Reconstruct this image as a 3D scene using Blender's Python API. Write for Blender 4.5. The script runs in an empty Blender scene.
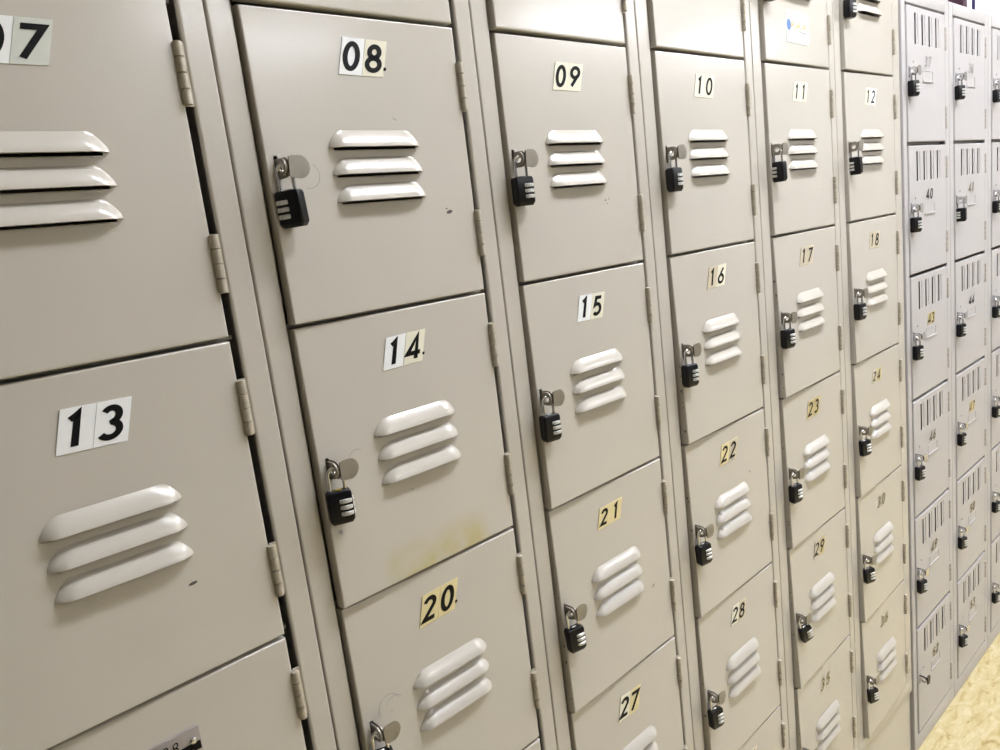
import bpy, bmesh, math, random
from mathutils import Matrix, Vector, Euler

S = 0.24            # one modelling unit = one locker door width = 24 cm
FZ = 8.14           # floor is 8.14 units below the top of the tall lockers
C = bpy.context.scene.collection
rnd = random.Random(7)
R = math.radians
PI = math.pi

# ------------------------------------------------------------------ materials
def mat(name, col, rough=.5, metal=0., bump=0., bscale=200., var=0., vscale=6., wav=0., wscale=3., coat=0., spec=.5):
    m = bpy.data.materials.new(name); m.use_nodes = True
    nt = m.node_tree; b = nt.nodes['Principled BSDF']
    b.inputs['Base Color'].default_value = (*col, 1)
    b.inputs['Roughness'].default_value = rough
    b.inputs['Metallic'].default_value = metal
    b.inputs['Coat Weight'].default_value = coat
    b.inputs['Coat Roughness'].default_value = .15
    b.inputs['Specular IOR Level'].default_value = spec
    tc = nt.nodes.new('ShaderNodeTexCoord')
    last = None
    for amt, sc, dist in ((bump, bscale, .0006), (wav, wscale, .02)):
        if amt <= 0: continue
        n = nt.nodes.new('ShaderNodeTexNoise'); n.inputs['Scale'].default_value = sc
        n.inputs['Detail'].default_value = 2
        nt.links.new(tc.outputs['Object'], n.inputs['Vector'])
        bp = nt.nodes.new('ShaderNodeBump'); bp.inputs['Strength'].default_value = amt
        bp.inputs['Distance'].default_value = dist
        nt.links.new(n.outputs['Fac'], bp.inputs['Height'])
        if last: nt.links.new(last.outputs['Normal'], bp.inputs['Normal'])
        last = bp
    if last: nt.links.new(last.outputs['Normal'], b.inputs['Normal'])
    if var > 0:
        n = nt.nodes.new('ShaderNodeTexNoise'); n.inputs['Scale'].default_value = vscale
        n.inputs['Detail'].default_value = 5
        nt.links.new(tc.outputs['Object'], n.inputs['Vector'])
        mp = nt.nodes.new('ShaderNodeMapRange')
        mp.inputs['From Min'].default_value = .3; mp.inputs['From Max'].default_value = .7
        mp.inputs['To Min'].default_value = 1 - var; mp.inputs['To Max'].default_value = 1 + var
        nt.links.new(n.outputs['Fac'], mp.inputs['Value'])
        mx = nt.nodes.new('ShaderNodeMix'); mx.data_type = 'RGBA'; mx.blend_type = 'MULTIPLY'
        mx.inputs['Factor'].default_value = 1
        mx.inputs['A'].default_value = (*col, 1)
        nt.links.new(mp.outputs['Result'], mx.inputs['B'])
        nt.links.new(mx.outputs['Result'], b.inputs['Base Color'])
    return m

BEIGE = (.50, .465, .412)
PALE = (.46, .44, .44)
M = {}
M['beige'] = mat('beige_enamel', BEIGE, .27, bump=.10, bscale=420, var=.025, vscale=5, wav=.10, wscale=4.5, coat=.4)
M['pale'] = mat('pale_enamel', PALE, .38, bump=.08, bscale=420, var=.02, vscale=5, wav=.05, wscale=4.5)
M['hinge'] = mat('worn_painted_hinge', (.43, .385, .31), .38, metal=.2, bump=.2, bscale=300, var=.15, vscale=120)
M['hinge_pale'] = mat('pale_painted_hinge', (.47, .43, .39), .45, metal=.1, var=.1, vscale=120)
M['nickel'] = mat('dull_nickel', (.27, .245, .205), .42, metal=.55, bump=.15, bscale=250, var=.12, vscale=60)
M['chrome'] = mat('bright_chrome', (.72, .72, .74), .16, metal=1, var=.05, vscale=80)
M['black'] = mat('black_plastic', (.004, .004, .006), .34, bump=.05, bscale=500, spec=.3)
M['dial'] = mat('grey_dial', (.60, .60, .58), .35, metal=.3, var=.25, vscale=420)
M['brass'] = mat('yellow_brass', (.65, .50, .08), .35, metal=.5)
M['ink'] = mat('black_ink', (.004, .004, .005), .5, spec=.15)
M['inkbrown'] = mat('faded_ink', (.05, .035, .02), .5)
M['inkgrey'] = mat('grey_ink', (.30, .28, .27), .5)
M['chip'] = mat('bare_metal_chip', (.06, .05, .045), .6)
M['scuff'] = mat('grey_scuff', (.27, .26, .25), .5)
M['white_st'] = mat('white_sticker', (.80, .81, .82), .35, var=.02, vscale=60)
M['grey_st'] = mat('greenish_sticker', (.58, .60, .55), .3, var=.03, vscale=40)
M['cream_st'] = mat('cream_sticker', (.74, .71, .58), .35, var=.03, vscale=60)
M['yellow_st'] = mat('yellowed_sticker', (.70, .60, .33), .35, var=.05, vscale=60)
M['gold_st'] = mat('gold_sticker', (.52, .43, .22), .38, var=.08, vscale=60)
M['tan_st'] = mat('tan_sticker', (.55, .485, .365), .38, var=.05, vscale=60)
M['plate'] = mat('brushed_plate', (.36, .33, .33), .4, metal=.5, bump=.2, bscale=200)
M['blue'] = mat('blue_print', (.10, .20, .45), .5)
M['orange'] = mat('orange_print', (.62, .36, .10), .5)
M['wall'] = mat('white_wall_paint', (.62, .61, .60), .6, bump=.1, bscale=60)
M['wall_dark'] = mat('grey_brown_wall_paint', (.20, .19, .18), .6, bump=.1, bscale=60)
M['ceil'] = mat('white_ceiling', (.82, .82, .80), .8, bump=.2, bscale=90)
M['housing'] = mat('white_housing', (.85, .85, .85), .4, bump=.02, bscale=60)
M['box_white'] = mat('white_card', (.85, .84, .83), .5, bump=.05, bscale=100)
M['box_pink'] = mat('pinkish_card', (.80, .70, .68), .5, bump=.05, bscale=100)
M['purple'] = mat('dark_purple_card', (.045, .008, .03), .5, var=.4, vscale=30)
M['navy'] = mat('navy_cover', (.012, .012, .09), .4, bump=.05, bscale=100)
M['void'] = mat('unlit_steel', (.10, .09, .08), .6)

def stained():
    """beige enamel with one yellowish spill mark near the foot of the door"""
    m = M['beige'].copy(); m.name = 'beige_enamel_yellow_stain'
    nt = m.node_tree; b = nt.nodes['Principled BSDF']
    src = b.inputs['Base Color'].links[0].from_socket
    tc = nt.nodes.new('ShaderNodeTexCoord'); sep = nt.nodes.new('ShaderNodeSeparateXYZ')
    nz = nt.nodes.new('ShaderNodeTexNoise'); nz.inputs['Scale'].default_value = 22; nz.inputs['Detail'].default_value = 3
    nt.links.new(tc.outputs['Object'], nz.inputs['Vector'])
    nt.links.new(tc.outputs['Object'], sep.inputs['Vector'])
    def mr(sock, a, b_, c, d):
        q = nt.nodes.new('ShaderNodeMapRange'); q.interpolation_type = 'SMOOTHSTEP'
        q.inputs['From Min'].default_value = a; q.inputs['From Max'].default_value = b_
        q.inputs['To Min'].default_value = c; q.inputs['To Max'].default_value = d
        nt.links.new(sock, q.inputs['Value']); return q.outputs['Result']
    def mul(a, b_, op='MULTIPLY'):
        q = nt.nodes.new('ShaderNodeMath'); q.operation = op
        nt.links.new(a, q.inputs[0]); nt.links.new(b_, q.inputs[1]); return q.outputs[0]
    zz = mr(sep.outputs['Z'], -.275, -.235, 1, 0)
    x0 = mr(sep.outputs['X'], -.195, -.17, 0, 1)
    x1 = mr(sep.outputs['X'], -.06, -.03, 1, 0)
    k = mul(mul(zz, x0), mul(x1, mr(nz.outputs['Fac'], .33, .6, .25, 1)))
    mx = nt.nodes.new('ShaderNodeMix'); mx.data_type = 'RGBA'
    nt.links.new(k, mx.inputs['Factor']); nt.links.new(src, mx.inputs['A'])
    mx.inputs['B'].default_value = (.46, .405, .235, 1)
    nt.links.new(mx.outputs['Result'], b.inputs['Base Color'])
    return m
M['stain'] = stained()

def floor_mat():
    m = mat('mottled_vinyl', (.66, .54, .30), .32, bump=.05, bscale=30)
    nt = m.node_tree; b = nt.nodes['Principled BSDF']
    tc = nt.nodes.new('ShaderNodeTexCoord'); mp = nt.nodes.new('ShaderNodeMapping')
    mp.inputs['Scale'].default_value = (9, 26, 1); mp.inputs['Rotation'].default_value = (0, 0, R(12))
    nt.links.new(tc.outputs['Object'], mp.inputs['Vector'])
    n = nt.nodes.new('ShaderNodeTexNoise'); n.inputs['Scale'].default_value = 1.6; n.inputs['Detail'].default_value = 8
    n.inputs['Roughness'].default_value = .65; n.inputs['Distortion'].default_value = .8
    nt.links.new(mp.outputs['Vector'], n.inputs['Vector'])
    cr = nt.nodes.new('ShaderNodeValToRGB')
    e = cr.color_ramp.elements
    e[0].position = .30; e[0].color = (.33, .21, .07, 1)
    e[1].position = .62; e[1].color = (.64, .56, .36, 1)
    x = e.new(.44); x.color = (.53, .43, .21, 1)
    nt.links.new(n.outputs['Fac'], cr.inputs['Fac'])
    nt.links.new(cr.outputs['Color'], b.inputs['Base Color'])
    return m
M['floor'] = floor_mat()

# ------------------------------------------------------------------ helpers
def link(name, bm, mats, parent=None, loc=(0, 0, 0), rot=(0, 0, 0), angle=35):
    """bmesh in units -> ONE mesh object in metres"""
    for v in bm.verts: v.co *= S
    bmesh.ops.recalc_face_normals(bm, faces=bm.faces[:])
    me = bpy.data.meshes.new(name); bm.to_mesh(me); bm.free()
    for p in me.polygons: p.use_smooth = True
    me.set_sharp_from_angle(angle=R(angle))
    for k in (mats if isinstance(mats, (list, tuple)) else [mats]): me.materials.append(M[k])
    return inst(name, me, parent, loc, rot)

def inst(name, me, parent=None, loc=(0, 0, 0), rot=(0, 0, 0)):
    o = bpy.data.objects.new(name, me); C.objects.link(o)
    o.location = Vector(loc) * S; o.rotation_euler = rot
    if parent: o.parent = parent
    return o

def empty(name, loc, rot=(0, 0, 0)):
    o = bpy.data.objects.new(name, None); C.objects.link(o)
    o.location = Vector(loc) * S; o.rotation_euler = rot; o.empty_display_size = .05
    return o

def tag(o, label=None, cat=None, group=None, kind=None):
    for k, v in (('label', label), ('category', cat), ('group', group), ('kind', kind)):
        if v: o[k] = v
    return o

def box(bm, x0, x1, y0, y1, z0, z1, mi=0, bev=0):
    r = bmesh.ops.create_cube(bm, size=1)
    for v in r['verts']:
        v.co = Vector(((x0 + x1) / 2 + v.co.x * (x1 - x0), (y0 + y1) / 2 + v.co.y * (y1 - y0), (z0 + z1) / 2 + v.co.z * (z1 - z0)))
    fs = {f for v in r['verts'] for f in v.link_faces}
    for f in fs: f.material_index = mi
    if bev > 0:
        es = {e for v in r['verts'] for e in v.link_edges}
        bmesh.ops.bevel(bm, geom=list(es), offset=bev, segments=2, profile=.6, affect='EDGES')

def sweep(bm, pts, r, seg=10, mi=0, cap=True):
    """round tube along a polyline"""
    rings = []
    up = Vector((0, 1, 0))
    P = [Vector(p) for p in pts]
    for i, p in enumerate(P):
        t = (P[min(i + 1, len(P) - 1)] - P[max(i - 1, 0)]).normalized()
        a = t.cross(up)
        if a.length < 1e-3: a = t.cross(Vector((1, 0, 0)))
        a.normalize(); b = t.cross(a)
        rings.append([bm.verts.new(p + (a * math.cos(2 * PI * k / seg) + b * math.sin(2 * PI * k / seg)) * r) for k in range(seg)])
    for A, B in zip(rings, rings[1:]):
        for k in range(seg):
            f = bm.faces.new((A[k], A[(k + 1) % seg], B[(k + 1) % seg], B[k])); f.material_index = mi
    if cap:
        for q in (rings[0], rings[-1]): bm.faces.new(q).material_index = mi

def lathe(bm, prof, seg=16, mi=0, ctr=(0, 0)):
    """profile [(radius, z)] about a vertical axis"""
    rings = [[bm.verts.new((ctr[0] + r * math.cos(2 * PI * k / seg), ctr[1] + r * math.sin(2 * PI * k / seg), z)) for k in range(seg)] for r, z in prof]
    for A, B in zip(rings, rings[1:]):
        for k in range(seg):
            bm.faces.new((A[k], A[(k + 1) % seg], B[(k + 1) % seg], B[k])).material_index = mi
    for q in (rings[0], rings[-1]): bm.faces.new(q).material_index = mi

def extrude_profile(bm, prof, z0, z1, mi=0, closed=False, cap=False):
    """plan profile [(x, y)] pulled straight up"""
    a = [bm.verts.new((x, y, z0)) for x, y in prof]; b = [bm.verts.new((x, y, z1)) for x, y in prof]
    n = len(prof)
    for i in range(n if closed else n - 1):
        j = (i + 1) % n
        bm.faces.new((a[i], a[j], b[j], b[i])).material_index = mi
    if cap:
        bm.faces.new(a); bm.faces.new(b)

def fillet(pts, rads, n=4):
    """round the corners of an open polyline"""
    out = []
    for i, p in enumerate(pts):
        r = rads[i]
        if r == 0 or i in (0, len(pts) - 1): out.append(p); continue
        p0, p1 = Vector(pts[i - 1]), Vector(pts[i + 1]); q = Vector(p)
        a = q + (p0 - q).normalized() * r; b = q + (p1 - q).normalized() * r
        sa = q + (p0 - q).normalized() * (r * 1.25); sb = q + (p1 - q).normalized() * (r * 1.25)
        out.append(tuple(sa))
        for k in range(n + 1):
            t = k / n; w = (1 - t) ** 2 * a + 2 * t * (1 - t) * q + t * t * b
            out.append(tuple(w))
        out.append(tuple(sb))
    return out

# ------------------------------------------------------------------ digits
def arc(cx, cy, rx, ry, a0, a1, n=14):
    return [(cx + rx * math.cos(R(a0 + (a1 - a0) * k / n)), cy + ry * math.sin(R(a0 + (a1 - a0) * k / n))) for k in range(n + 1)]

def six():
    return [[(.47, .93), (.15, .43)], arc(.31, .30, .225, .23, 0, 360, 24)]
GLYPH = {
    '0': [arc(.31, .5, .215, .43, 90, 450, 28)],
    '1': [[(.17, .80), (.30, .90), (.33, .93), (.33, .03)]],
    '2': [arc(.30, .71, .205, .215, 165, -25, 14) + [(.10, .085), (.56, .085)]],
    '3': [arc(.29, .715, .185, .205, 150, -70, 12) + arc(.285, .29, .225, .22, 70, -150, 14)],
    '4': [[(.43, .03), (.43, .93), (.05, .27), (.60, .27)]],
    '5': [[(.53, .90), (.20, .90), (.15, .53)] + arc(.29, .33, .225, .25, 118, -140, 16)],
    '6': six(),
    '7': [[(.07, .90), (.56, .90), (.19, .03)]],
    '8': [arc(.31, .715, .175, .195, 90, 450, 22), arc(.31, .285, .225, .215, 90, 450, 22)],
    '9': [[(1 - .47 - .38 + .0, .07), (1 - .15 - .38, .57)], arc(.31, .70, .225, .23, 0, 360, 24)],
    '.': [[(.0, .06), (.10, .06)]],
}
def ribbon(bm, pts, w, xf, mi):
    P = [Vector(p) for p in pts]
    closed = (P[0] - P[-1]).length < 1e-4
    if closed: P = P[:-1]
    n = len(P); L = []; Rr = []
    for i, p in enumerate(P):
        a = P[i - 1] if (i > 0 or closed) else None
        b = P[(i + 1) % n] if (i < n - 1 or closed) else None
        d1 = (p - a).normalized() if a is not None else None
        d2 = (b - p).normalized() if b is not None else None
        if d1 is None: d1 = d2
        if d2 is None: d2 = d1
        n1 = Vector((-d1.y, d1.x)); n2 = Vector((-d2.y, d2.x))
        m = n1 + n2
        m = n2 if m.length < .2 else m.normalized()
        k = w / 2 / max(.42, m.dot(n2))
        L.append(bm.verts.new(xf(p + m * k))); Rr.append(bm.verts.new(xf(p - m * k)))
    for i in range(n if closed else n - 1):
        j = (i + 1) % n
        try: bm.faces.new((L[i], L[j], Rr[j], Rr[i])).material_index = mi
        except ValueError: pass

def number_sticker(num, mats, ink, parent, dx, dz, w, h, yf, shear=.29, tilt=0., dot=False, back=(True, True), bold=.165, gscale=1.):
    """two sheared squares, one digit printed on each; anchored at the bottom-left corner"""
    bm = bmesh.new()
    ml = []
    def mi(k):
        if k not in ml: ml.append(k)
        return ml.index(k)
    def xf(u, v, y):          # u across, v up, in units
        return Vector((u + shear * v, -y, v - tilt * u))
    hw = w / 2
    for q in (0, 1):
        k = mi(mats[q])
        if back[q]:
            c = [(q * hw + .001, 0), ((q + 1) * hw - .001, 0), ((q + 1) * hw - .001, h), (q * hw + .001, h)]
            b0 = [bm.verts.new(xf(a, b, -.0005)) for a, b in c]; f0 = [bm.verts.new(xf(a, b, .0022)) for a, b in c]
            bm.faces.new(f0).material_index = k
            for i in range(4): bm.faces.new((b0[i], b0[(i + 1) % 4], f0[(i + 1) % 4], f0[i])).material_index = k
        gh = h * .78 * gscale; gw = gh * 1.2
        ox = q * hw + hw / 2 - .31 * gw - .004; oz = (h - gh) / 2
        if num[q] == '1': ox += .0
        for st in GLYPH[num[q]]:
            if not back[q] and ink == 'inkbrown': ribbon(bm, st, bold + .10, lambda p: xf(ox + p.x * gw, oz + p.y * gh, .0026), mi(mats[q]))
            ribbon(bm, st, bold, lambda p: xf(ox + p.x * gw, oz + p.y * gh, .0032), mi(ink))
    if dot: ribbon(bm, [(0, .05), (.09, .05)], .09, lambda p: xf(w - .006 + p.x * h, h * .18 + p.y * h, .0032), mi(ink))
    return link('number_sticker', bm, ml, parent, (dx, -yf, -dz))

# ------------------------------------------------------------------ sheet metal pieces
def door_bm(w, h, t, b, holes, twist, n=8):
    """pan door: hinge edge at x=0, free edge at x=-w, top z=0; rounded rim, real openings"""
    xs = {-w + b, -b, -w + b + .006, -b - .006}; zs = {-b, -h + b, -b - .006, -h + b + .006}
    for k in range(1, n): xs.add(-w + b + (w - 2 * b) * k / n); zs.add(-b - (h - 2 * b) * k / n)
    for x0, x1, z0, z1 in holes: xs |= {x0, x1}; zs |= {z0, z1}
    def clean(v):
        v = sorted(v); o = [v[0]]
        for q in v[1:]:
            if q - o[-1] > 5e-4: o.append(q)
        return o
    xs = clean(xs); zs = clean(zs)
    bm = bmesh.new()
    V = {(i, j): bm.verts.new((x, 0, z)) for i, x in enumerate(xs) for j, z in enumerate(zs)}
    nx, nz = len(xs), len(zs)
    for i in range(nx - 1):
        for j in range(nz - 1):
            cx, cz = (xs[i] + xs[i + 1]) / 2, (zs[j] + zs[j + 1]) / 2
            if any(a < cx < b_ and c < cz < d for a, b_, c, d in holes): continue
            bm.faces.new((V[i, j], V[i + 1, j], V[i + 1, j + 1], V[i, j + 1]))
    loop = [(i, 0) for i in range(nx)] + [(nx - 1, j) for j in range(1, nz)] + [(i, nz - 1) for i in range(nx - 2, -1, -1)] + [(0, j) for j in range(nz - 2, 0, -1)]
    prev = [V[k] for k in loop]
    x0, x1, z0, z1 = xs[0], xs[-1], zs[0], zs[-1]
    for step in range(1, 6):
        if step <= 4: a = R(90 * step / 4); ins = b * math.sin(a); dep = b * (1 - math.cos(a))
        else: ins, dep = b, t
        ring = []
        for k in loop:
            x, z = xs[k[0]], zs[k[1]]
            if k[0] == 0: x -= ins
            if k[0] == nx - 1: x += ins
            if k[1] == 0: z -= ins
            if k[1] == nz - 1: z += ins
            ring.append(bm.verts.new((x, dep, z)))
        for i in range(len(loop)):
            j = (i + 1) % len(loop)
            bm.faces.new((prev[i], prev[j], ring[j], ring[i]))
        prev = ring
    for v in bm.verts:
        if twist: v.co.y -= tw(twist, w, h, v.co.x, v.co.z)
    bmesh.ops.remove_doubles(bm, verts=bm.verts[:], dist=1e-6)
    return bm
def tw(twist, w, h, x, z):
    return twist * (-x / w) * (-z / h - .5) * 2

def chip(bm, x, z, a, b, ang, mi, y=.0012):
    c = [bm.verts.new((x + a * math.cos(t) * math.cos(ang) - b * math.sin(t) * math.sin(ang) * (1 + .4 * math.sin(3 * t)), -y,
                       z + a * math.cos(t) * math.sin(ang) + b * math.sin(t) * math.cos(ang))) for t in [2 * PI * k / 10 for k in range(10)]]
    bm.faces.new(c).material_index = mi

def louver_mesh(L=.455, H=.068, p=.036, e=.066):
    """pressed hood: closed at the top and ends, open underneath"""
    bm = bmesh.new(); nu, nv = 44, 10
    def sm(t): t = max(0, min(1, t)); return math.sin(t * PI / 2) ** .8
    G = []
    for j in range(nv + 1):
        v = j / nv; row = []
        for i in range(nu + 1):
            s = -math.cos(PI * i / nu)
            s = math.copysign(abs(s) ** 1.0, s)
            half = L / 2 - e * .78 * (1 - v) ** 1.6
            x = s * half
            endd = (half - abs(x)) / e
            g = (math.sin(v * .82 * PI / 2) / math.sin(.82 * PI / 2)) ** .92
            row.append(bm.verts.new((x, -p * g * sm(endd) - .0005, -v * H)))
        G.append(row)
    lip = [bm.verts.new((v.co.x, min(-.0005, v.co.y + .007), v.co.z - .001)) for v in G[-1]]
    G.append(lip)
    inner = [bm.verts.new((v.co.x, min(0, v.co.y + .009), v.co.z + .02)) for v in G[-2]]
    G.append(inner)
    for A, B in zip(G, G[1:]):
        for i in range(nu): bm.faces.new((A[i], A[i + 1], B[i + 1], B[i]))
    return link_data('louver', bm, 'beige', 50)

def link_data(name, bm, mats, angle=35):
    o = link(name, bm, mats, angle=angle); me = o.data; bpy.data.objects.remove(o); return me

def hinge_mesh(m):
    bm = bmesh.new(); L = .215; prof = []
    r = .0165; n = 4
    for k in range(n):
        a, b = -L * k / n, -L * (k + 1) / n
        prof += [(r * .55, a - .0006), (r, a - .0035), (r, b + .0035), (r * .55, b + .0006)]
    lathe(bm, prof, 14)
    box(bm, -.02, .0, .008, .016, -L, 0)
    box(bm, .0, .028, .014, .02, -L, 0)
    return link_data('hinge', bm, m, 40)

def ring_plate(bm, x0, x1, yc, zc, ro, ri, root, mi=0, seg=20):
    """plate standing out of the door (normal = x): round nose with a hole, straight back to y=root"""
    out, inn = [], []
    for k in range(seg):
        a = 2 * PI * k / seg
        dy, dz = -math.cos(a), math.sin(a)
        if dy > .05: oy, oz = root, zc + ro * (1 if dz > 0 else -1) * min(1, abs(dz) * 1.25)
        else: oy, oz = yc + ro * dy, zc + ro * dz
        out.append((oy, oz)); inn.append((yc + ri * dy, zc + ri * dz))
    vs = []
    for x in (x0, x1):
        vs.append(([bm.verts.new((x, *p)) for p in out], [bm.verts.new((x, *p)) for p in inn]))
    for k in range(seg):
        j = (k + 1) % seg
        for o, i in vs: bm.faces.new((o[k], o[j], i[j], i[k])).material_index = mi
        bm.faces.new((vs[0][0][k], vs[0][0][j], vs[1][0][j], vs[1][0][k])).material_index = mi
        bm.faces.new((vs[0][1][k], vs[0][1][j], vs[1][1][j], vs[1][1][k])).material_index = mi

def hasp_mesh(m):
    bm = bmesh.new()
    ring_plate(bm, -.004, .004, -.036, 0, .034, .019, .05)
    return link_data('hasp', bm, m)

def handle_mesh(m, point=False):
    """lift handle: a second eye beside the hasp, bent over into a rounded finger tab"""
    bm = bmesh.new()
    ring_plate(bm, .009, .016, -.038, 0, .038, .021, .01)
    n = 18; th = .007
    base = []
    if point: pts = [(.008, .045), (.05, .05), (.10, .008), (.088, -.02), (.05, -.05), (.008, -.045)]
    else:
        pts = [(.009, .036), (.022, .041)] + [(.050 + .046 * math.cos(R(a)), .043 * math.sin(R(a))) for a in range(85, -86, -10)] + [(.022, -.041), (.009, -.036)]
    y = lambda x: -.074 - .006 * math.sin(min(1, x / .09) * PI)
    f = [bm.verts.new((x, y(x), z)) for x, z in pts]; b = [bm.verts.new((x, y(x) + th, z)) for x, z in pts]
    bm.faces.new(f); bm.faces.new(b)
    for i in range(len(pts)):
        j = (i + 1) % len(pts); bm.faces.new((f[i], f[j], b[j], b[i]))
    return link_data('lift_handle', bm, m, 45)

HINGE = hinge_mesh('hinge'); HINGE2 = hinge_mesh('hinge_pale')
LOUVER = louver_mesh()
HASP = hasp_mesh('nickel'); HANDLE = handle_mesh('nickel')
HASP2 = hasp_mesh('chrome'); HANDLE2 = handle_mesh('chrome'); HANDLE_BLACK = handle_mesh('black', True)

# ------------------------------------------------------------------ padlock
def padlock_proto():
    W2, H, D = .0515, .139, .056
    bm = bmesh.new()                                   # body, origin = crown of the shackle
    top = -.095
    pr = fillet([(-W2, 0), (-W2, -D / 2), (W2, -D / 2), (W2, D / 2), (-W2, D / 2), (-W2, 0)], [0, .010, .010, .010, .010, 0], 3)[:-1]
    lev = [(top - H, .80, .70), (top - H + .010, .93, .88), (top - H + .018, 1, 1), (top - .014, 1, 1), (top - .004, .94, .9), (top, .84, .74)]
    rings = [[bm.verts.new((x * sx, y * sy, z)) for x, y in pr] for z, sx, sy in lev]
    for A, B in zip(rings, rings[1:]):
        for i in range(len(pr)):
            j = (i + 1) % len(pr); bm.faces.new((A[i], A[j], B[j], B[i]))
    bm.faces.new(rings[0]); bm.faces.new(rings[-1])
    body = link_data('body', bm, 'black', 32)
    bm = bmesh.new()
    r = .030; pts = [(-r, 0, top - .01)] + [(-r, 0, -.030 - .02 * k) for k in range(3, 0, -1)]
    pts += [(-r * math.cos(R(a)), 0, -r + r * math.sin(R(a))) for a in range(0, 181, 12)]
    pts += [(r, 0, -.030 - .02 * k) for k in range(1, 4)] + [(r, 0, top - .01)]
    sweep(bm, pts, .0078, 10)
    sh = link_data('shackle', bm, 'chrome', 60)
    bm = bmesh.new(); hh = .0085; rr = .0375
    pf = [(rr - .003, -hh), (rr, -hh + .002), (rr, hh - .002), (rr - .003, hh)]
    lathe(bm, pf, 30)
    dial = link_data('dial', bm, 'dial', 30)
    bm = bmesh.new(); lathe(bm, [(.012, 0), (.012, .004), (.008, .006)], 14)
    for v in bm.verts: v.co.y *= .7; v.co.x *= 1.4
    btn = link_data('release_button', bm, 'chrome')
    return body, sh, dial, btn, top
BODY, SHACK, DIAL, BTN, LTOP = padlock_proto()
BTN_Y = BTN.copy(); BTN_Y.materials.clear(); BTN_Y.materials.append(M['brass'])

def padlock(loc, psi, roll, flip, label, brass=False, pitch=0):
    o = empty('padlock', loc, (0, 0, 0))
    o.rotation_euler = (Matrix.Rotation(R(roll), 3, 'Y') @ Matrix.Rotation(R(-psi + (180 if flip else 0)), 3, 'Z')).to_euler()
    tag(o, label, 'padlock', 'combination padlocks hanging on the lockers')
    inst('body', BODY, o); inst('shackle', SHACK, o)
    for k in range(3): inst('dial', DIAL, o, (.021, 0, LTOP - .043 - .0265 * k))
    b = inst('release_button', BTN_Y if brass else BTN, o, (0, 0, LTOP - .001))
    if brass: b['label'] = 'small yellow button on top of the lock'
    return o

# ------------------------------------------------------------------ bank of tall beige lockers
XR = [1.0043, 2.2732, 3.5274, 4.7981, 6.0653, 7.3307]
ZR = [0, -1.2052, -2.4040, -3.6083, -4.8169, -6.0255, -7.225]
NUMS = [['01', '02', '03', '04', '05', '06'], ['07', '08', '09', '10', '11', '12'], ['13', '14', '15', '16', '17', '18'],
        ['19', '20', '21', '22', '23', '24'], ['25', '26', '27', '28', '29', '30'], ['31', '32', '33', '34', '35', '36']]
ST = {'07': ('white_st', 'grey_st'), '08': ('white_st', 'cream_st'), '09': ('cream_st', 'cream_st'), '10': ('cream_st', 'cream_st'),
      '11': ('cream_st', 'cream_st'), '12': ('cream_st', 'white_st'), '13': ('white_st', 'white_st'), '14': ('white_st', 'cream_st'),
      '15': ('white_st', 'cream_st'), '16': ('tan_st', 'cream_st'), '17': ('tan_st', 'tan_st'), '18': ('tan_st', 'tan_st'),
      '20': ('yellow_st', 'yellow_st'), '21': ('yellow_st', 'yellow_st'), '22': ('yellow_st', 'tan_st'), '23': ('gold_st', 'gold_st'),
      '24': ('tan_st', 'gold_st'), '26': ('yellow_st', 'yellow_st'), '27': ('cream_st', 'yellow_st'), '28': ('cream_st', 'tan_st'), '29': ('tan_st', 'gold_st'),
      '30': ('tan_st', 'tan_st'), '34': ('cream_st', 'tan_st'), '35': ('yellow_st', 'yellow_st'), '36': ('yellow_st', 'yellow_st')}
STG = {'08': (.376, .236, .218, .145, .02), '13': (.369, .266, .222, .145, .035), '20': (.352, .261, .216, .144, -.03), '28': (.375, .237, .19, .135, .06),
       '29': (.381, .231, .19, .134, .06), '24': (.346, .246, .2, .11, .0), '21': (.364, .246, .21, .118, -.01), '27': (.378, .274, .195, .148, .06)}
ORD = ['first', 'second', 'third', 'fourth', 'fifth', 'sixth']
CHIPS = {'08': [(-.155, -.805, .018, .008, .2, 'chip'), (-.39, -.40, .012, .003, -.5, 'scuff'), (-.17, -.79, .006, .003, 0, 'chip')],
         '13': [(-.303, -.838, .017, .006, .1, 'chip')],
         '14': [(-.70, -.50, .010, .004, -1., 'chip'), (-.58, -.80, .006, .004, 0, 'scuff'), (-.965, -.86, .010, .012, .4, 'scuff')],
         '09': [(-.30, -.82, .006, .004, .3, 'chip'), (-.27, -.815, .004, .004, 0, 'chip'), (-.29, -.84, .004, .003, 0, 'chip')],
         '21': [(-.18, -.77, .016, .004, .6, 'chip')], '20': [(-.86, -.55, .008, .002, -.4, 'scuff')],
         '22': [(-.25, -.40, .008, .006, .4, 'chip')], '11': [(-.2, -.9, .007, .007, 0, 'scuff')], '23': [(-.12, -.74, .009, .007, 0, 'scuff')],
         '18': [(-.3, -.86, .010, .008, 0, 'scuff')]}
LOCKS = {}     # number: (psi, roll, flip, brass)
LOCKS.update({'05': (5, 0, 0, 0), '06': (8, 0, 0, 0), '08': (57, -3, 1, 0), '09': (14, 0, 0, 0), '10': (0, 0, 0, 0), '11': (97, -3, 1, 0), '12': (92, -5, 1, 0),
              '14': (20, 0, 0, 1), '15': (10, 0, 0, 0), '16': (10, 0, 0, 0), '17': (14, -1, 0, 0), '18': (12, -1, 0, 0), '20': (20, 0, 0, 0),
              '21': (16, -4, 0, 0), '22': (12, -3, 0, 0), '23': (12, -2, 0, 0), '24': (20, -4, 0, 0), '27': (15, 0, 0, 0),
              '28': (14, -3, 0, 0), '29': (22, -20, 0, 0), '30': (25, -6, 0, 0), '36': (24, -5, 0, 0), '35': (15, -3, 0, 0)})
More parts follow.
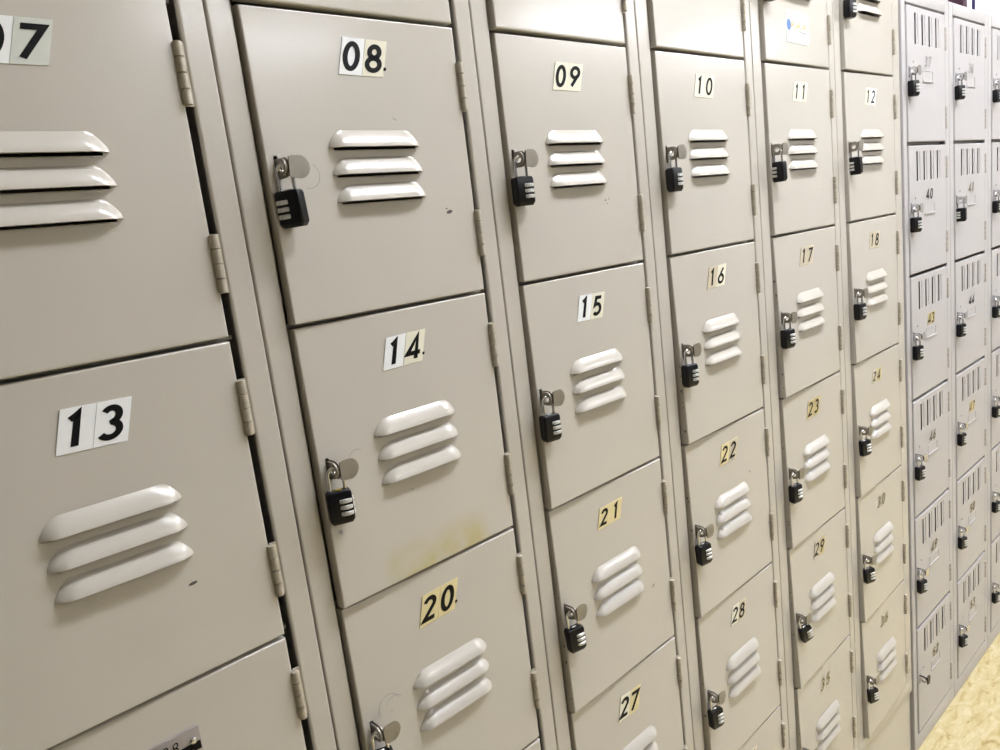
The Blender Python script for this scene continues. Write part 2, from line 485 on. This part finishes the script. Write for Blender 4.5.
COLNAME = ['cut off by the left photo edge', 'second column from the left', 'third column from the left',
           'fourth column from the left', 'fifth column from the left', 'sixth and last tall column, beside the paler lockers']

def frame_bm(w, z0, z1, rows, ybar, depth=1.45, left=.122, right=.120, fy=.014, rb=.018, base=None, header=.10, gap=.038):
    bm = bmesh.new()
    A = fillet([(w + .085, fy + .016), (w + gap, fy + .016), (w + gap, fy), (w + right, fy), (w + right, depth)], [0, 0, min(.012, gap * .5), rb * .7, 0])
    B = fillet([(-left, depth), (-left, fy), (-.013, fy), (-.013, .10)], [0, rb, .008, 0])
    extrude_profile(bm, A, z0, z1); extrude_profile(bm, B, z0, z1)
    for p in (A, B):      # close the ends of the strips
        for z in (z0, z1):
            s = p[1:-1] if p is A else p[1:]
            bm.faces.new([bm.verts.new((x, y, z)) for x, y in s])
    box(bm, -left + .002, w + right - .002, depth - .01, depth, z0, z1)          # back sheet
    box(bm, -left + .01, w + right - .01, .02, depth - .01, z1 - .012, z1)       # roof sheet
    for z in rows:                                                            # shelves with a turned down lip
        box(bm, -.03, w + .04, ybar, depth - .02, z - .008, z + .008)
    # inner side walls behind the strips keep the compartments dark
    box(bm, -.05, -.035, .10, depth - .02, z0, z1 - .01); box(bm, w + .08, w + .09, fy + .018, depth - .02, z0, z1 - .01)
    box(bm, -.05, -.008, .095, .105, z0, z1 - .01)
    if base:
        for (a, b, y) in base: box(bm, -left + .004, w + right - .004, y, y + .2, a, b, bev=.006)
    if header: box(bm, -.012, w + .022, fy - .0015, .2, z1 - header, z1 - .001, bev=.004)
    return bm

locks_todo = []
for c in range(6):
    xl = (XR[0] - 1.018, 1.2577, 2.526, 3.790, 5.064, 6.324)[c]
    w = XR[c] - xl
    root = empty('locker_cabinet', (xl, 0, -FZ))
    RIGHT = (.136, .130, .128, .128, .126, .185)
    seen = {0: '07 and 13', 1: '08, 14 and 20', 2: '09, 15, 21 and 27', 3: '10, 16, 22 and 28', 4: '11, 17, 23, 29 and 35', 5: '12, 18, 24, 30 and 36'}[c]
    tag(root, 'beige steel locker column with doors ' + seen + ', ' + COLNAME[c], 'locker', 'tall beige locker columns')
    if c > 0:
        root['label'] = 'beige steel locker column with doors ' + seen + ', ' + ORD[c] + ' from left'
    up = lambda z: z + FZ
    bm = frame_bm(w, up(-7.365), up(.12), [up(z) for z in ZR[1:6]] + [up(0)], .075,
                  base=[(up(-7.365), up(-7.235), .010)], left=(xl - XR[c - 1] - RIGHT[c - 1] - .006) if c else .112, right=RIGHT[c], rb=.010)
    box(bm, -.096, w + (.183 if c == 5 else .115), .035, 1.45, 0, up(-7.372))
    link('frame', bm, 'beige', root)
    for r in range(6):
        num = NUMS[r][c]
        g = .0085; zt = ZR[r] - g; h = (ZR[r] - ZR[r + 1]) - 2 * g
        th, twist = ((.007, .005), (.005, .005), (.013, .011), (.013, .012), (.013, .012), (.014, .012))[r]
        th += .003 * rnd.random(); twist += .003 * rnd.random()
        if num in ('16', '29', '36', '17'): twist += .006
        if num == '08': th, twist = .011, .011
        if num == '13' or c == 0: th = .008
        b = .0065
        LX = [-w + .252 + .033, -w + .252 + .033 + .44]; LX = [XR[c] - 1] * 2
        # positions measured from the free (left) edge of a door one unit wide
        off = -w + (XR[c] - 1.0 - xl) + (.006 if c else .004)
        lc = off + .489                                            # louvre centre
        lz = [-.523 + g, -.630 + g, -.737 + g]
        slot = off + .026
        holes = [(slot - .010, slot + .008, -.645 + g, -.548 + g)]
        for z in lz: holes.append((lc - .205, lc + .205, z - .009, z + .034))
        plate_door = (c == 0 and r == 3)
        bm = door_bm(w - .004, h, .055, b, holes, twist)
        mats = ['stain' if num == '14' else 'beige']
        for (x, z, a, bb, an, m_) in CHIPS.get(num, []):
            if m_ not in mats: mats.append(m_)
            n0 = len(bm.verts); chip(bm, x, z, a, bb, an, mats.index(m_))
            bm.verts.ensure_lookup_table()
            for v in bm.verts[n0:]: v.co.y -= tw(twist, w, h, v.co.x, v.co.z)
        if num in ('16', '17', '21', '22', '23', '28', '29', '35'):      # paint knocked off the free edge
            if 'chip' not in mats: mats.append('chip')
            for q in range(7 if num == '16' else 4):
                z = -h * (rnd.uniform(.55, .97) if num == '16' else rnd.uniform(.2, .97)); y = rnd.uniform(.010, .022); a, e = rnd.uniform(.003, .007), rnd.uniform(.004, .011)
                f = [bm.verts.new((-w + .004 - .0007, y + u - tw(twist, w, h, -w, z), z + v)) for u, v in ((-a, 0), (-a * .3, e), (a, e * .4), (a * .6, -e * .8), (-a * .5, -e))]
                bm.faces.new(f).material_index = mats.index('chip')
        for (cx, cz, rr, a0, a1) in {'08': [(.125, -.03, .050, -110, 60)], '20': [(.10, .065, .055, 20, 200), (.13, .05, .05, 40, 150)], '14': [(.14, .0, .045, 60, 150)]}.get(num, []):
            if 'scuff' not in mats: mats.append('scuff')
            k = mats.index('scuff')
            ribbon(bm, arc(slot + cx, -.596 + g + cz, rr, rr, a0, a1), .0025, lambda p: Vector((p.x, -.0008 - tw(twist, w, h, p.x, p.y), p.y)), k)
        d = link('door', bm, mats, root, (w, 0, up(zt)), (0, 0, th), 40)
        if num not in ('01', '02', '03', '04', '05', '06', '19', '25', '26', '31', '32', '33', '34'):
            d['label'] = 'beige door with three louvres and the number ' + num
            if num == '14': d['label'] = 'beige door numbered 14 with a yellow stain along its foot'
        Y = lambda x, z: tw(twist, w, h, x, z)
        for dz in (.155, .815): inst('hinge', HINGE, d, (.008, -.006, -dz + g))
        for z in lz:
            zc = z + .068
            inst('louver', LOUVER, d, (lc, -Y(lc, z), zc), (-twist * .9, 0, 0))
        hz = -.596 + g
        inst('hasp', HASP, d, (slot, -Y(slot, hz), hz))
        inst('lift_handle', HANDLE, d, (slot, -Y(slot, hz), hz), (0, R(rnd.uniform(-8, 8)), 0))
        if num in ST:
            bx, bz, sw, sh, tl = STG.get(num, (.368 + rnd.uniform(-.004, .004), .256, .216, .138, rnd.uniform(-.02, .035)))
            bx += off - {'08': .014, '07': -.012}.get(num, .007)
            gold = num in ('35', '36', '30')
            number_sticker(num, ST[num], 'inkbrown' if num in ('30', '35', '36') else 'ink', d, bx, bz - g, sw, sh, Y(bx + .1, -.2) + .0005, tilt=tl,
                           dot=num in ('08', '14', '20'), back=(num not in ('35', '36', '30'),) * 2, bold=.175 if c < 3 else .12 if gold else .15)
        elif plate_door:
            bm = bmesh.new(); box(bm, 0, .20, -.008, .002, -.12, 0, 0, .002)
            box(bm, .055, .196, -.0095, -.007, -.090, -.058, 1)
            lathe(bm, [(.013, 0), (.013, .006), (.008, .011)], 16, 2)
            n0 = len(bm.verts) - 48; bm.verts.ensure_lookup_table()
            for v in bm.verts[n0:]: x, y, z = v.co; v.co = Vector((.172 + x, -.008 - z, -.048 + y))
            for q, ch in enumerate('28'):
                for s_ in GLYPH[ch]:
                    ribbon(bm, s_, .10, lambda p: Vector((.052 + q * .036 + (p.x + .2 * p.y) * .046, -.0092, -.066 + p.y * .046)), 1)
            o = link('card_holder', bm, ['plate', 'ink', 'chrome'], d, (off + .408, -Y(off + .5, -.2), -.172 + g))
            o['label'] = 'metal card holder plate with a screw and dark slot'
        if num == '05':
            bm = bmesh.new(); box(bm, 0, .345, -.0022, .001, -.215, 0, 0)
            t = [bm.verts.new((.035 + .032 * math.cos(a), -.0030, -.098 + .040 * math.sin(a))) for a in [2 * PI * k / 16 for k in range(16)]]
            bm.faces.new(t).material_index = 1
            for k in range(8):
                x = .075 + k * .031
                for st in ([(0, 0), (0, .9), (.5, .9), (.5, .45), (0, .45)], arc(.3, .45, .28, .42, 60, 320, 10), [(0, 0), (.25, .9), (.5, 0)])[k % 3:k % 3 + 1]:
                    ribbon(bm, st, .2, lambda p: Vector((x + p.x * .042, -.0030, -.118 + p.y * .044)), 2)
            box(bm, .20, .32, -.0032, -.002, -.140, -.132, 3)
            o = link('sticker', bm, ['white_st', 'blue', 'orange', 'inkgrey'], d, (off + .318, -Y(off + .4, -.9) - .0005, -.838 + g), (0, R(1.5), 0))
            o['label'] = 'white rectangular sticker with a blue and orange logo'
        if num in LOCKS: locks_todo.append((num, d, slot, hz, Y(slot, hz)))

def hang(num, x, y, z, bank2=False):
    psi, roll, flip, brass = LOCKS[num]
    names = {'08': 'black combination padlock with dials facing left, on the door numbered 08',
             '05': 'black padlock cut by the top photo edge, above the door numbered 11',
             '06': 'black padlock at the top photo edge, above the door numbered 12',
             '29': 'black combination padlock hanging tilted on the door numbered 29',
             '14': 'black combination padlock with yellow button, on the door numbered 14',
             '20': 'padlock at the bottom photo edge, only its shackle showing, on door 20',
             '11': 'black combination padlock with dials facing left, on the door numbered 11',
             '12': 'black combination padlock turned edgewise on the door numbered 12'}
    lab = names.get(num, 'black combination padlock hanging on the %s door numbered %s' % ('pale slotted' if bank2 else 'beige louvred', num))
    padlock((x, y, z), psi, roll, flip, lab, brass)

for num, d, slot, hz, yy in locks_todo:
    r = d.rotation_euler.z
    px = d.location.x / S + d.parent.location.x / S; pz = d.location.z / S + d.parent.location.z / S
    lx, ly = slot + .004, -yy - .036
    if num in ('27', '35'): continue          # hang below the lower edge of the photograph
    hang(num, px + lx * math.cos(r) - ly * math.sin(r), lx * math.sin(r) + ly * math.cos(r), pz + hz + .010)

# ------------------------------------------------------------------ bank of paler slotted lockers beyond
X0, P2, W2, H2, ZT = 7.650, 1.2625, 1.008, 1.2335, -.5504
N2 = [['37', '38', '39'], ['40', '41', '42'], ['43', '44', '45'], ['46', '47', '48'], ['49', '50', '51'], ['52', '53', '54']]
ST2 = {'37': ('cream_st', 'inkgrey', False), '38': ('cream_st', 'inkgrey', False), '40': ('tan_st', 'ink', False), '41': ('tan_st', 'inkbrown', False),
       '43': ('gold_st', 'ink', True), '44': ('tan_st', 'ink', False), '46': ('tan_st', 'inkbrown', False), '47': ('gold_st', 'inkbrown', True),
       '49': ('gold_st', 'inkbrown', False), '50': ('gold_st', 'inkbrown', False), '52': ('yellow_st', 'inkbrown', False), '53': ('gold_st', 'inkbrown', False)}
for n_, q in {'37': (14, 0, 0, 0), '38': (18, 0, 0, 0), '39': (15, 0, 0, 0), '40': (20, 0, 0, 0), '41': (90, -4, 1, 0), '42': (15, 0, 0, 0),
              '43': (16, 0, 0, 0), '44': (14, 0, 0, 0), '45': (15, 0, 0, 0), '46': (14, 0, 0, 0), '47': (12, 0, 0, 0), '48': (15, 0, 0, 0),
              '49': (18, 0, 0, 0), '50': (18, 0, 0, 0), '51': (15, 0, 0, 0), '53': (20, 0, 0, 0), '54': (16, 0, 0, 0)}.items(): LOCKS[n_] = q
def slat_mesh():
    bm = bmesh.new(); h = .275; rows = []
    for x, y in ((.070, 0), (.074, .003), (.088, .009), (.090, .009), (.096, 0)):
        rows.append([bm.verts.new((x, y * e + .0002, -z * h)) for z, e in ((0, 0), (.03, .8), (.06, 1), (.94, 1), (.97, .8), (1, 0))])
    for A, B in zip(rows, rows[1:]):
        for i in range(5): bm.faces.new((A[i], A[i + 1], B[i + 1], B[i]))
    return link_data('vent_slat', bm, 'pale', 40)
SLAT = slat_mesh()
for c in range(3):
    xl = X0 + c * P2
    root = empty('locker_cabinet', (xl, 0, -FZ))
    tag(root, ['pale grey locker column with slotted doors 37 to 52, beside the beige lockers',
               'pale grey locker column with slotted doors 38 to 53, second of the pale ones',
               'pale grey locker column cut off by the right photo edge'][c], 'locker', 'pale slotted locker columns')
    lf = .125 if c else .100
    bm = frame_bm(W2, 0.0, ZT + .116 + FZ, [ZT - k * H2 + FZ for k in range(1, 6)], .07, left=lf, right=.122, fy=.004, rb=.008, gap=.010,
                  base=[(0, FZ + ZT - 6 * H2 - .012, .0025)], header=.116)
    link('frame', bm, 'pale', root)
    for r in range(6):
        num = N2[r][c]; zt = ZT - r * H2 - .024; h = H2 - .034
        slots = [.195, .377, .559, .741]; g = .024
        holes = [(-W2 + s - .002, -W2 + s + .032, -.350 + g, -.079 + g) for s in slots] + [(-W2 + s + .070, -W2 + s + .096, -.352 + g, -.077 + g) for s in slots]
        sx = -W2 + .045; hz = -.600 + g
        holes.append((sx - .012, sx + .012, hz - .05, hz + .05))
        bm = door_bm(W2 - .008, h, .05, .007, holes, 0, 6)
        d = link('door', bm, 'pale', root, (W2 - .002, 0, zt + FZ), (0, 0, .004), 40)
        if c < 2: d['label'] = 'pale door with four vertical slots and the number ' + num
        for dz in (.14, .89): inst('hinge', HINGE2, d, (.006, .0, -dz + g))
        for s in slots: inst('vent_slat', SLAT, d, (-W2 + s, 0, -.077 + g))
        inst('hasp', HASP2, d, (sx, 0, hz))
        inst('lift_handle', HANDLE_BLACK if num == '52' else HANDLE2, d, (sx, 0, hz), (0, R(rnd.uniform(-6, 6)), 0))
        bm = bmesh.new(); lathe(bm, [(.011, 0), (.011, .004), (.006, .007)], 12)
        for v in bm.verts: x, y, z = v.co; v.co = Vector((x, -z, y))
        link('rivet', bm, 'hinge_pale', d, (-W2 + .15, 0, -.508 + g))
        if num in ST2:
            m_, ink, bk = ST2[num]
            number_sticker(num, (m_, m_), ink, d, -W2 + .415, -(-.545) - g, .20, .115, .0005, shear=.2, back=(bk, bk), bold=.15, gscale=1.15)
            bm = bmesh.new()                                            # card frame pressed on below the number
            box(bm, 0, .27, -.003, .001, -.006, 0); box(bm, 0, .008, -.003, .001, -.1, 0); box(bm, .262, .27, -.003, .001, -.1, 0)
            box(bm, -.004, .274, -.010, .001, -.108, -.094, 0, .003)
            link('card_frame', bm, 'pale', d, (-W2 + .385, 0, -.572 + g))
        if num in LOCKS:
            x, y, z = xl + W2 + sx + .004, -.038, zt + hz + .010
            if c == 2:
                names = ['topmost', 'second from the top', 'third from the top', 'fourth from the top', 'fifth from the top', 'lowest']
                psi, roll, flip, br = LOCKS[num]
                padlock((x, y, z), psi, roll, flip, 'black padlock at the right photo edge, %s of that column' % names[r])
            else: hang(num, x, y, z, True)

# ------------------------------------------------------------------ things standing on top of the pale lockers
zt2 = ZT + .116
def carton(x0, x1, y0, y1, h, mk, name, label, cat, seam=True):
    bm = bmesh.new(); box(bm, x0 - x1, 0, 0, y1 - y0, 0, h, 0, .006)
    if seam: box(bm, x0 - x1 - .004, .004, -.004, y1 - y0 + .004, h - .09, h + .004, 0, .004)
    o = link(name, bm, mk, None, (x1, y0, zt2)); tag(o, label, cat); return o
carton(9.400, 9.540, .06, .20, .50, 'purple', 'storage_box', 'dark purple box standing on top of the pale lockers', 'box')
carton(9.560, 9.700, .06, .70, .52, 'box_white', 'storage_box', 'white box between the purple box and navy binder', 'box')
carton(9.725, 9.780, .05, .85, .60, 'navy', 'ring_binder', 'narrow navy binder upright on top of the pale lockers', 'binder', False)
carton(9.820, 10.120, .06, .75, .55, 'box_white', 'storage_box', 'white box just right of the navy binder', 'box')
carton(10.160, 10.440, .06, .75, .55, 'box_white', 'storage_box', 'white box beside the pinkish box at the right photo edge', 'box')
carton(10.480, 10.890, .06, .75, .55, 'box_pink', 'storage_box', 'pinkish white box at the upper right photo corner', 'box')

# ------------------------------------------------------------------ room
def slab(name, x0, x1, y0, y1, z0, z1, mk):
    bm = bmesh.new(); box(bm, x0, x1, y0, y1, z0, z1)
    o = link(name, bm, mk); o['kind'] = 'structure'; return o
RX0, RX1, RY0, RY1, RT = -9, 30, -17, 1.6, 3.4
slab('floor', RX0, RX1, RY0, RY1, -FZ - .2, -FZ, 'floor')
slab('ceiling', RX0, RX1, RY0, RY1, RT, RT + .2, 'ceil')
slab('wall_back', RX0, RX1, RY1, RY1 + .3, -FZ, RT, 'wall')
slab('wall_front', RX0, RX1, RY0 - .3, RY0, -FZ, RT, 'wall_dark')
slab('wall_left', RX0 - .3, RX0, RY0, RY1, -FZ, RT, 'wall_dark')
slab('wall_right', RX1, RX1 + .3, RY0, RY1, -FZ, RT, 'wall')

def emit(name, col, k):
    m = bpy.data.materials.new(name); m.use_nodes = True; nt = m.node_tree
    nt.nodes.clear(); e = nt.nodes.new('ShaderNodeEmission'); o = nt.nodes.new('ShaderNodeOutputMaterial')
    e.inputs['Color'].default_value = (*col, 1); e.inputs['Strength'].default_value = k
    nt.links.new(e.outputs[0], o.inputs[0]); M[name] = m
emit('lit_diffuser', (.955, .985, 1.055), 16.0)
for x, y in ((5.4, -2.8), (12.2, -2.8), (8.6, -14.2), (17.2, -11.3), (25, -11.5)):
    o = empty('ceiling_light', (x, y, RT))
    tag(o, 'fluorescent ceiling panel above the locker aisle, outside the photo', 'ceiling light', 'ceiling lights')
    bm = bmesh.new(); a, b = 2.5, .62
    for q in ((-a, a, -b, -b + .05), (-a, a, b - .05, b), (-a, -a + .05, -b, b), (a - .05, a, -b, b)): box(bm, *q, -.12, -.005, 0, .004)
    link('housing', bm, 'housing', o)
    bm = bmesh.new(); box(bm, -a + .05, a - .05, -b + .05, b - .05, -.09, -.06)
    link('diffuser', bm, 'lit_diffuser', o)

w = bpy.data.worlds.new('room_ambient'); bpy.context.scene.world = w; w.use_nodes = True
w.node_tree.nodes['Background'].inputs['Color'].default_value = (1, .99, .97, 1)
w.node_tree.nodes['Background'].inputs['Strength'].default_value = .3

# ------------------------------------------------------------------ camera
cd = bpy.data.cameras.new('camera'); cam = bpy.data.objects.new('camera', cd); C.objects.link(cam)
cd.sensor_width = 36; cd.lens = 753.65 * .036; cd.clip_start = .02
r0 = Vector((.73076155, -.67216246, -.11910155)); r1 = Vector((-.21241657, -.05809332, -.97545085)); r2 = Vector((.64874244, .73812112, -.18523081))
m = Matrix((r0, -r1, -r2)).transposed().to_4x4()
m.translation = Vector((-.10125, -2.73768, -2.13556)) * S
cam.matrix_world = m
sc = bpy.context.scene; sc.camera = cam
# everything above was laid out with z = 0 at the top of the tall lockers: lift the whole place so that the floor is z = 0
for o in C.objects:
    if o.parent is None: o.location.z += FZ * S
sc.view_settings.view_transform = 'Standard'; sc.view_settings.look = 'None'
sc.view_settings.gamma = 1; sc.view_settings.use_curve_mapping = False
sc.view_settings.exposure = 1.5
sc.cycles.max_bounces = 8; sc.cycles.diffuse_bounces = 4
